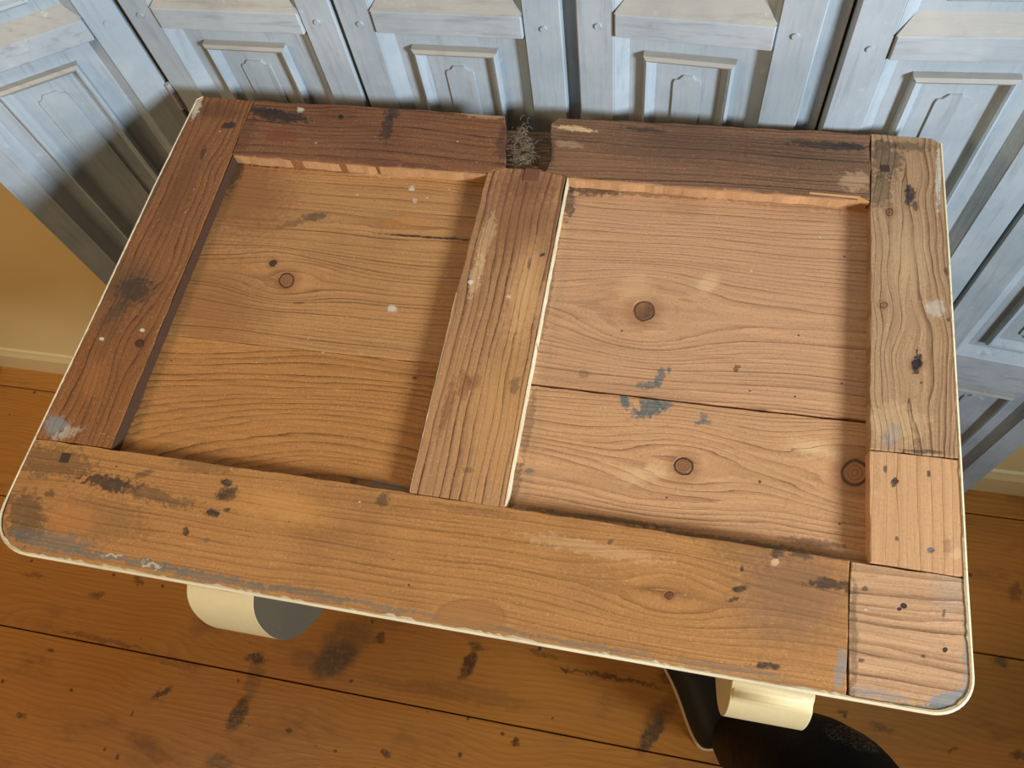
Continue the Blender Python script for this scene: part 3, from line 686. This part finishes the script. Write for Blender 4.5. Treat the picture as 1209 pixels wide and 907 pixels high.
strip('paint_line', L(-0.1086, 0.4975), L(-0.1078, 0.1735), 0.0010, ZR, T0 + 0.0002, M_EDGE, 6)
strip('paint_line', L(-0.1848, 0.1740), L(-0.1870, 0.36), 0.0007, T0 - 0.003, T0 + 0.0000, M_EDGE, 7)
# lifted splinter at the right end of the back arris
bm = bmesh.new()
pp = [L(0.110, 0.4975), L(0.150, 0.4960), L(0.1605, 0.4925), L(0.152, 0.4985), L(0.110, 0.4995)]
prism(bm, [[(p[0], p[1], T0 - 0.004) for p in pp], [(p[0], p[1], T0 + (0.0002 if i != 2 else 0.0012)) for i, p in enumerate(pp)]], Matrix())
bm.faces.new(list(bm.verts)[-5:]); bm.faces.new(list(bm.verts)[:5][::-1])
link('splinter', bm, M_SPLINTER, table)

# rough broken-out notch between the two back rails
M_ROT = pine('weathered_notch_pine', fnT, 0, lin((112, 84, 54)), lin((52, 36, 24)), uv(fnT, 625, 60, 0), freq=260, strength=0.9, seed=40, patch=0.6, patchcol=DIRT, relief=2.0, fibre=0.3)
rnd = random.Random(9)
for k, (y0, y1, zz) in enumerate(((0.5035, 0.5180, 0.007), (0.5175, 0.5360, 0.010), (0.5365, 0.5520, 0.0125), (0.5530, 0.5660, 0.017))):
    bm = bmesh.new(); N = 7; Mr = 3; grid = []
    for j in range(Mr + 1):
        row = []
        for i in range(N + 1):
            x_ = -0.186 + (0.062) * i / N; y_ = y0 + (y1 - y0) * j / Mr
            zz_ = T0 - zz + rnd.uniform(-0.0022, 0.0022)
            if j in (0, Mr): zz_ -= 0.002
            row.append(bm.verts.new((x_ - TX, y_ - TY, zz_)))
        grid.append(row)
    fs = []
    for j in range(Mr):
        for i in range(N): fs.append(bm.faces.new((grid[j][i], grid[j][i + 1], grid[j + 1][i + 1], grid[j + 1][i])))
    r_ = bmesh.ops.extrude_face_region(bm, geom=fs)
    for v_ in [e for e in r_['geom'] if isinstance(e, bmesh.types.BMVert)]: v_.co.z = TB + 0.001
    link('broken_tenon', bm, M_ROT, table)
bm = bmesh.new()
p = tp(629, 208)
box_bm(bm, (p.x - 0.009, p.y - 0.007, T0 - 0.006), (p.x + 0.007, p.y + 0.009, T0 + 0.0006), 0.0008)
link('wedge', bm, M_REDPEG, table)
# square and round pegs in the stiles
for (px, py, rr, seg, hgt) in ((273, 148, .0045, 14, .0004), (1045, 199, .0056, 4, .0003), (77, 541, .0062, 4, .0003)):
    p = tp(px, py); bm = bmesh.new()
    bmesh.ops.create_cone(bm, cap_ends=True, segments=seg, radius1=rr, radius2=rr * .95, depth=0.004, matrix=Matrix.Translation((p.x, p.y, T0 + hgt - 0.002)) @ Matrix.Rotation(math.radians(48), 4, 'Z'))
    link('peg', bm, M_PEG, table)

# cream painted edge band all the way round, a little ragged on its upper lip
def band():
    out = [(-0.5262, 0.1730), (-0.5265, 0.140)] + arc(-0.4865, 0.112, 0.0400, 0.0352, 180, 270, 10) + [(0.1440, 0.0768), (0.1905, 0.0768)] + arc(0.1965, 0.1035, 0.0272, 0.0267, 275, 360, 10) + \
          [(0.2232, 0.1690), (0.2234, 0.2594), (0.2230, 0.45), (0.2217, 0.5655)]
    start = [(-0.5155, 0.5735), (-0.5212, 0.5690), (-0.5240, 0.45), (-0.5246, 0.30)]
    pts = start + out
    dense = []
    for i in range(len(pts) - 1):
        a, b = Vector(pts[i]), Vector(pts[i + 1]); k = max(1, int((b - a).length / 0.0035))
        for j in range(k): dense.append(a.lerp(b, j / k))
    dense.append(Vector(pts[-1]))
    bm = bmesh.new(); prev = None; rn = random.Random(4)
    for i, q in enumerate(dense):
        t = (dense[min(i + 1, len(dense) - 1)] - dense[max(i - 1, 0)]).normalized(); n = Vector((t.y, -t.x))  # outward
        nz = mnoise.noise(Vector((q.x * 60, q.y * 60, 3))) * 0.5 + mnoise.noise(Vector((q.x * 260, q.y * 260, 9))) * 0.5
        base = 0.0009 if q.y < 0.11 else 0.0006
        if q.x > 0.19 and q.y < 0.20: base = 0.0013
        inw = base + max(0.0, nz) * 0.0042 * (1.0 if q.y < 0.12 else 0.5)
        o0 = q + n * 0.0006; o1 = q + n * 0.0014; i1 = q - n * inw
        sec = [(i1.x, i1.y, T0 + 0.00015), (q.x, q.y, T0 + 0.0006 + max(0, nz) * 0.0004), (o0.x + n.x * .0010, o0.y + n.y * .0010, T0 - 0.0006), (o1.x, o1.y, T0 - 0.004),
               (q.x - n.x * .0005, q.y - n.y * .0005, TB - 0.001), (q.x - n.x * .002, q.y - n.y * .002, TB - 0.001), (q.x - n.x * .0005, q.y - n.y * .0005, T0 - 0.0005), (i1.x, i1.y, T0 - 0.0004)]
        vs_ = [bm.verts.new((a_ - TX, b_ - TY, c_)) for a_, b_, c_ in sec]
        if prev:
            for j in range(8): bm.faces.new((prev[j], prev[(j + 1) % 8], vs_[(j + 1) % 8], vs_[j]))
        else: bm.faces.new(vs_)
        prev = vs_
    bm.faces.new(prev[::-1])
    o = link('edge_band', bm, M_EDGE, table, smooth=False)
    o['label'] = 'thin cream painted edge band'
band()
# under board that carries the door top
bm = bmesh.new(); box_bm(bm, (-0.505 - TX, 0.120 - TY, TB - 0.0118), (0.205 - TX, 0.555 - TY, TB - 0.0012), 0.001)
link('under_board', bm, M_BACK, table)

def catmull(P, k=5):
    P = [Vector(p) for p in P]; out = []
    for i in range(len(P) - 1):
        a = P[max(i - 1, 0)]; b = P[i]; c = P[i + 1]; d = P[min(i + 2, len(P) - 1)]
        for j in range(k):
            t = j / k
            q = 0.5 * ((2 * b) + (c - a) * t + (2 * a - 5 * b + 4 * c - d) * t * t + (3 * b - a - 3 * c + d) * t ** 3)
            out.append((q.x, q.y))
    out.append(tuple(P[-1])); return out
NOSE_L = [(0.082, TB - 0.012), (0.069, 0.966), (0.060, 0.946), (0.0555, 0.915), (0.058, 0.883), (0.068, 0.855), (0.083, 0.832), (0.105, 0.812), (0.140, 0.800)]
NOSE_R = [(0.082, TB - 0.012), (0.069, 0.970), (0.0605, 0.954), (0.0575, 0.930), (0.0625, 0.905), (0.074, 0.880), (0.092, 0.858), (0.115, 0.840), (0.145, 0.832)]
# rounded bearers: bull-nosed slabs running front to back under the top
def bearer(x0, x1, mats, nose):
    prof = []
    yn, zt_, zb_ = 0.0475, TB - 0.0042, 0.800
    zc = (zt_ + zb_) / 2; rz = (zt_ - zb_) / 2
    N = 18
    zt_ = TB - 0.012
    zb_ = nose[-1][1]; zc = (zt_ + zb_) / 2; rz = (zt_ - zb_) / 2
    prof = catmull(nose)
    for k in range(N + 1):
        a = math.radians(270 + 180 * k / N)
        ca, sa = math.cos(a), math.sin(a)
        prof.append((0.555 - 0.085 + 0.085 * abs(ca) ** 0.85, zc + rz * math.copysign(abs(sa) ** 0.95, sa)))
    bm = bmesh.new()
    A = [bm.verts.new((x0 - TX, y - TY, z)) for y, z in prof]
    B = [bm.verts.new((x1 - TX, y - TY, z)) for y, z in prof]
    n = len(prof)
    fA = bm.faces.new(A); fB = bm.faces.new(B[::-1])
    for i in range(n): bm.faces.new((A[i], B[i], B[(i + 1) % n], A[(i + 1) % n]))
    bmesh.ops.bevel(bm, geom=[e for e in bm.edges if e.verts[0].co.x == e.verts[1].co.x], offset=0.0022, segments=3, affect='EDGES')
    bm.normal_update()
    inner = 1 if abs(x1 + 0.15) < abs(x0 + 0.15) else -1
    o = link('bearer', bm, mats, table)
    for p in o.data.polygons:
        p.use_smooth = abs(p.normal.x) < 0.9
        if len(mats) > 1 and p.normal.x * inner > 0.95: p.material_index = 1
    return o
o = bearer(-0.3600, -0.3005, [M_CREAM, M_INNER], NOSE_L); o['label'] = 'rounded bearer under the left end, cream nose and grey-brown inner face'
o = bearer(0.0740, 0.1310, [M_CREAM], NOSE_R); o['label'] = 'rounded cream bearer under the right end'
for x0 in (-0.355, 0.076):
    for y0 in (0.235, 0.440):
        bm = bmesh.new(); box_bm(bm, (x0 - TX, y0 - TY, 0.0), (x0 + 0.05 - TX, y0 + 0.05 - TY, 0.845), 0.003)
        link('leg', bm, M_CREAM, table)
bm = bmesh.new(); box_bm(bm, (-0.3045 - TX, 0.325 - TY, 0.30), (0.0755 - TX, 0.365 - TY, 0.36), 0.002)
link('stretcher', bm, M_CREAM, table)

# ------------------------------------------------------------------ clump of lint in the notch
def fuzz():
    rnd = random.Random(3)
    cu = bpy.data.curves.new('lint', 'CURVE'); cu.dimensions = '3D'; cu.bevel_depth = 0.00017; cu.bevel_resolution = 0
    base = [(612, 158), (610, 172), (613, 186), (617, 196), (620, 165), (625, 178), (618, 150)]
    for k in range(170):
        px, py = rnd.choice(base)
        p = at_z(px + rnd.gauss(0, 4), py + rnd.gauss(0, 6), ZT)
        n = 5; s_ = cu.splines.new('POLY'); s_.points.add(n - 1)
        pos = Vector((p.x, p.y, ZT - 0.004 + rnd.uniform(-0.004, 0.004)))
        dr = Vector((rnd.gauss(0, 1), rnd.gauss(0, 1), rnd.gauss(0.2, 0.6))).normalized()
        for j in range(n):
            s_.points[j].co = (pos.x, pos.y, pos.z, 1)
            dr = (dr + Vector((rnd.gauss(0, .6), rnd.gauss(0, .6), rnd.gauss(-0.25, .35)))).normalized()
            pos = pos + dr * 0.0022
    o = bpy.data.objects.new('lint', cu); col.objects.link(o)
    cu.materials.append(simple('grey_lint', lin((128, 116, 98)), 0.95, 0.1))
    tag(o, 'grey clump of lint and fibres caught in the broken notch at the table back', 'lint', kind='stuff')
fuzz()

# ================================================================== PERSON (legs of whoever stands at the table)
M_TROUSER = None
def cloth():
    # matt black cloth with one crinkled shiny patch on the outer side of the knee
    g = G('black_cloth_with_shiny_patch')
    n1 = g.noise(g.P, 16.0, 4.0, 0.6, 1.0); n2 = g.noise(g.P, 170.0, 3.0, 0.7, 2.0)
    dist = g.vec('LENGTH', g.vec('SUBTRACT', g.P, (0.055, 0.105, 0.59)))
    m = g.ramp(g.add(dist, g.mul(n2, 0.02)), 0.040, 0.050, 1.0, 0.0)
    m = g.mul(m, g.ramp(n2, 0.50, 0.58, 0.0, 1.0))
    rough = g.add(0.55, g.mul(m, -0.40))
    h = g.add(n1, g.mul(g.mul(n2, m), 2.2))
    g.put(g.bsdf.inputs['Specular IOR Level'], g.add(0.08, g.mul(m, 0.9)))
    return g.finish(lin((9, 8, 8)), rough, h, 0.006, 0.7)
M_TROUSER = cloth()
person = empty('person', (0.2, 0.0, 0.0))
tag(person, 'person standing at the front right of the table in black trousers and black shoes', 'person')
PXo = Vector((0.2, 0.0, 0.0))
def skin(name, verts, edges, radii, mat, parent, levels=2):
    me = bpy.data.meshes.new(name)
    me.from_pydata([tuple(Vector(v) - PXo) for v in verts], edges, [])
    o = bpy.data.objects.new(name, me); col.objects.link(o); o.parent = parent
    me.materials.append(mat)
    m = o.modifiers.new('skin', 'SKIN')
    sv = me.skin_vertices[0].data
    for i, r_ in enumerate(radii):
        sv[i].radius = r_ if isinstance(r_, tuple) else (r_, r_)
        sv[i].use_root = (i == 0)
    s_ = o.modifiers.new('sub', 'SUBSURF'); s_.levels = levels; s_.render_levels = levels
    for p in me.polygons: p.use_smooth = True
    m.use_smooth_shade = True
    return o
verts = [(0.24, -0.38, 0.90), (0.345, -0.34, 0.84), (0.315, -0.15, 0.70), (0.250, 0.035, 0.56), (0.230, 0.050, 0.50), (0.215, 0.065, 0.36), (0.205, 0.085, 0.20), (0.20, 0.100, 0.075),
         (0.135, -0.38, 0.84), (0.095, -0.37, 0.64), (0.065, -0.35, 0.48), (0.035, -0.36, 0.28), (0.03, -0.38, 0.075), (0.22, -0.42, 0.97)]
edges = [(0, 1), (1, 2), (2, 3), (3, 4), (4, 5), (5, 6), (6, 7), (0, 8), (8, 9), (9, 10), (10, 11), (11, 12), (0, 13)]
radii = [(0.115, 0.095), 0.090, 0.086, 0.080, 0.074, 0.072, 0.064, 0.062, 0.088, 0.078, 0.064, 0.060, 0.052, (0.12, 0.10)]
skin('trousers', verts, edges, radii, M_TROUSER, person)

def shoe(heel, toe, wid, name_suffix=''):
    h, t = Vector(heel), Vector(toe); u = (t - h); Ln = u.length; u.normalize(); n = Vector((-u.y, u.x))
    st = [(0.0, 0.42), (0.06, 0.62), (0.2, 0.68), (0.4, 0.66), (0.6, 0.86), (0.75, 1.0), (0.88, 0.86), (0.96, 0.55), (1.0, 0.22)]
    top = [0.06, 0.075, 0.082, 0.08, 0.070, 0.056, 0.046, 0.038, 0.028]
    def loft(zf, wf, ext):
        bm = bmesh.new(); prev = None
        for i, (s_, w_) in enumerate(st):
            c = h + u * (s_ * Ln + (ext if i == len(st) - 1 else (-ext if i == 0 else 0)))
            rr = w_ * wid / 2 + wf
            sec = zf(i, rr)
            vs_ = []
            for (a_, z_) in sec:
                q = c + n * a_; vs_.append(bm.verts.new((q.x - PXo.x, q.y - PXo.y, z_)))
            if prev:
                for j in range(len(vs_)): bm.faces.new((prev[j], prev[(j + 1) % len(vs_)], vs_[(j + 1) % len(vs_)], vs_[j]))
            else: bm.faces.new(vs_)
            prev = vs_
        bm.faces.new(prev[::-1]); return bm
    up = loft(lambda i, rr: [(rr * math.cos(math.radians(a)), 0.014 + (top[i] - 0.014) * max(0.0, math.sin(math.radians(a))) ** 0.8) for a in range(0, 181, 20)], 0.0, 0.0)
    o = link('shoe_upper', up, M_SHOE, person, smooth=True)
    s2 = o.modifiers.new('sub', 'SUBSURF'); s2.levels = 2; s2.render_levels = 2
    so = loft(lambda i, rr: [(-rr, 0.0), (-rr, 0.017), (rr, 0.017), (rr, 0.0)], 0.0035, 0.004)
    o = link('shoe_sole', so, M_SOLE, person)
    s2 = o.modifiers.new('sub', 'SUBSURF'); s2.levels = 2; s2.render_levels = 2
    o.data['x'] = 0
    return o
M_SHOE = simple('black_leather', lin((34, 29, 23)), 0.62, 0.3, bump=25.0)
M_SOLE = simple('pale_sole_rubber', lin((190, 165, 130)), 0.6)
shoe((0.172, 0.082), (0.055, 0.335), 0.125)
shoe((0.035, -0.39), (0.01, -0.13), 0.105)

# dark rounded thing lying against the skirting at the far left
M_DARK = simple('dark_maroon_cloth', lin((44, 20, 22)), 0.8, 0.2)
bm = bmesh.new()
bmesh.ops.create_uvsphere(bm, u_segments=20, v_segments=12, radius=1.0)
for v_ in bm.verts:
    k = mnoise.noise(v_.co * 1.7) * 0.18
    v_.co = Vector((v_.co.x * 0.075 * (1 + k), v_.co.y * 0.036 * (1 + k), max(-0.028, v_.co.z * 0.034 * (1 + k))))
o = link('cloth_bundle', bm, M_DARK, None, True)
o.location = (-1.655, 0.590, 0.0285)
tag(o, 'small dark maroon bundle on the floor against the skirting, far left', 'bundle')
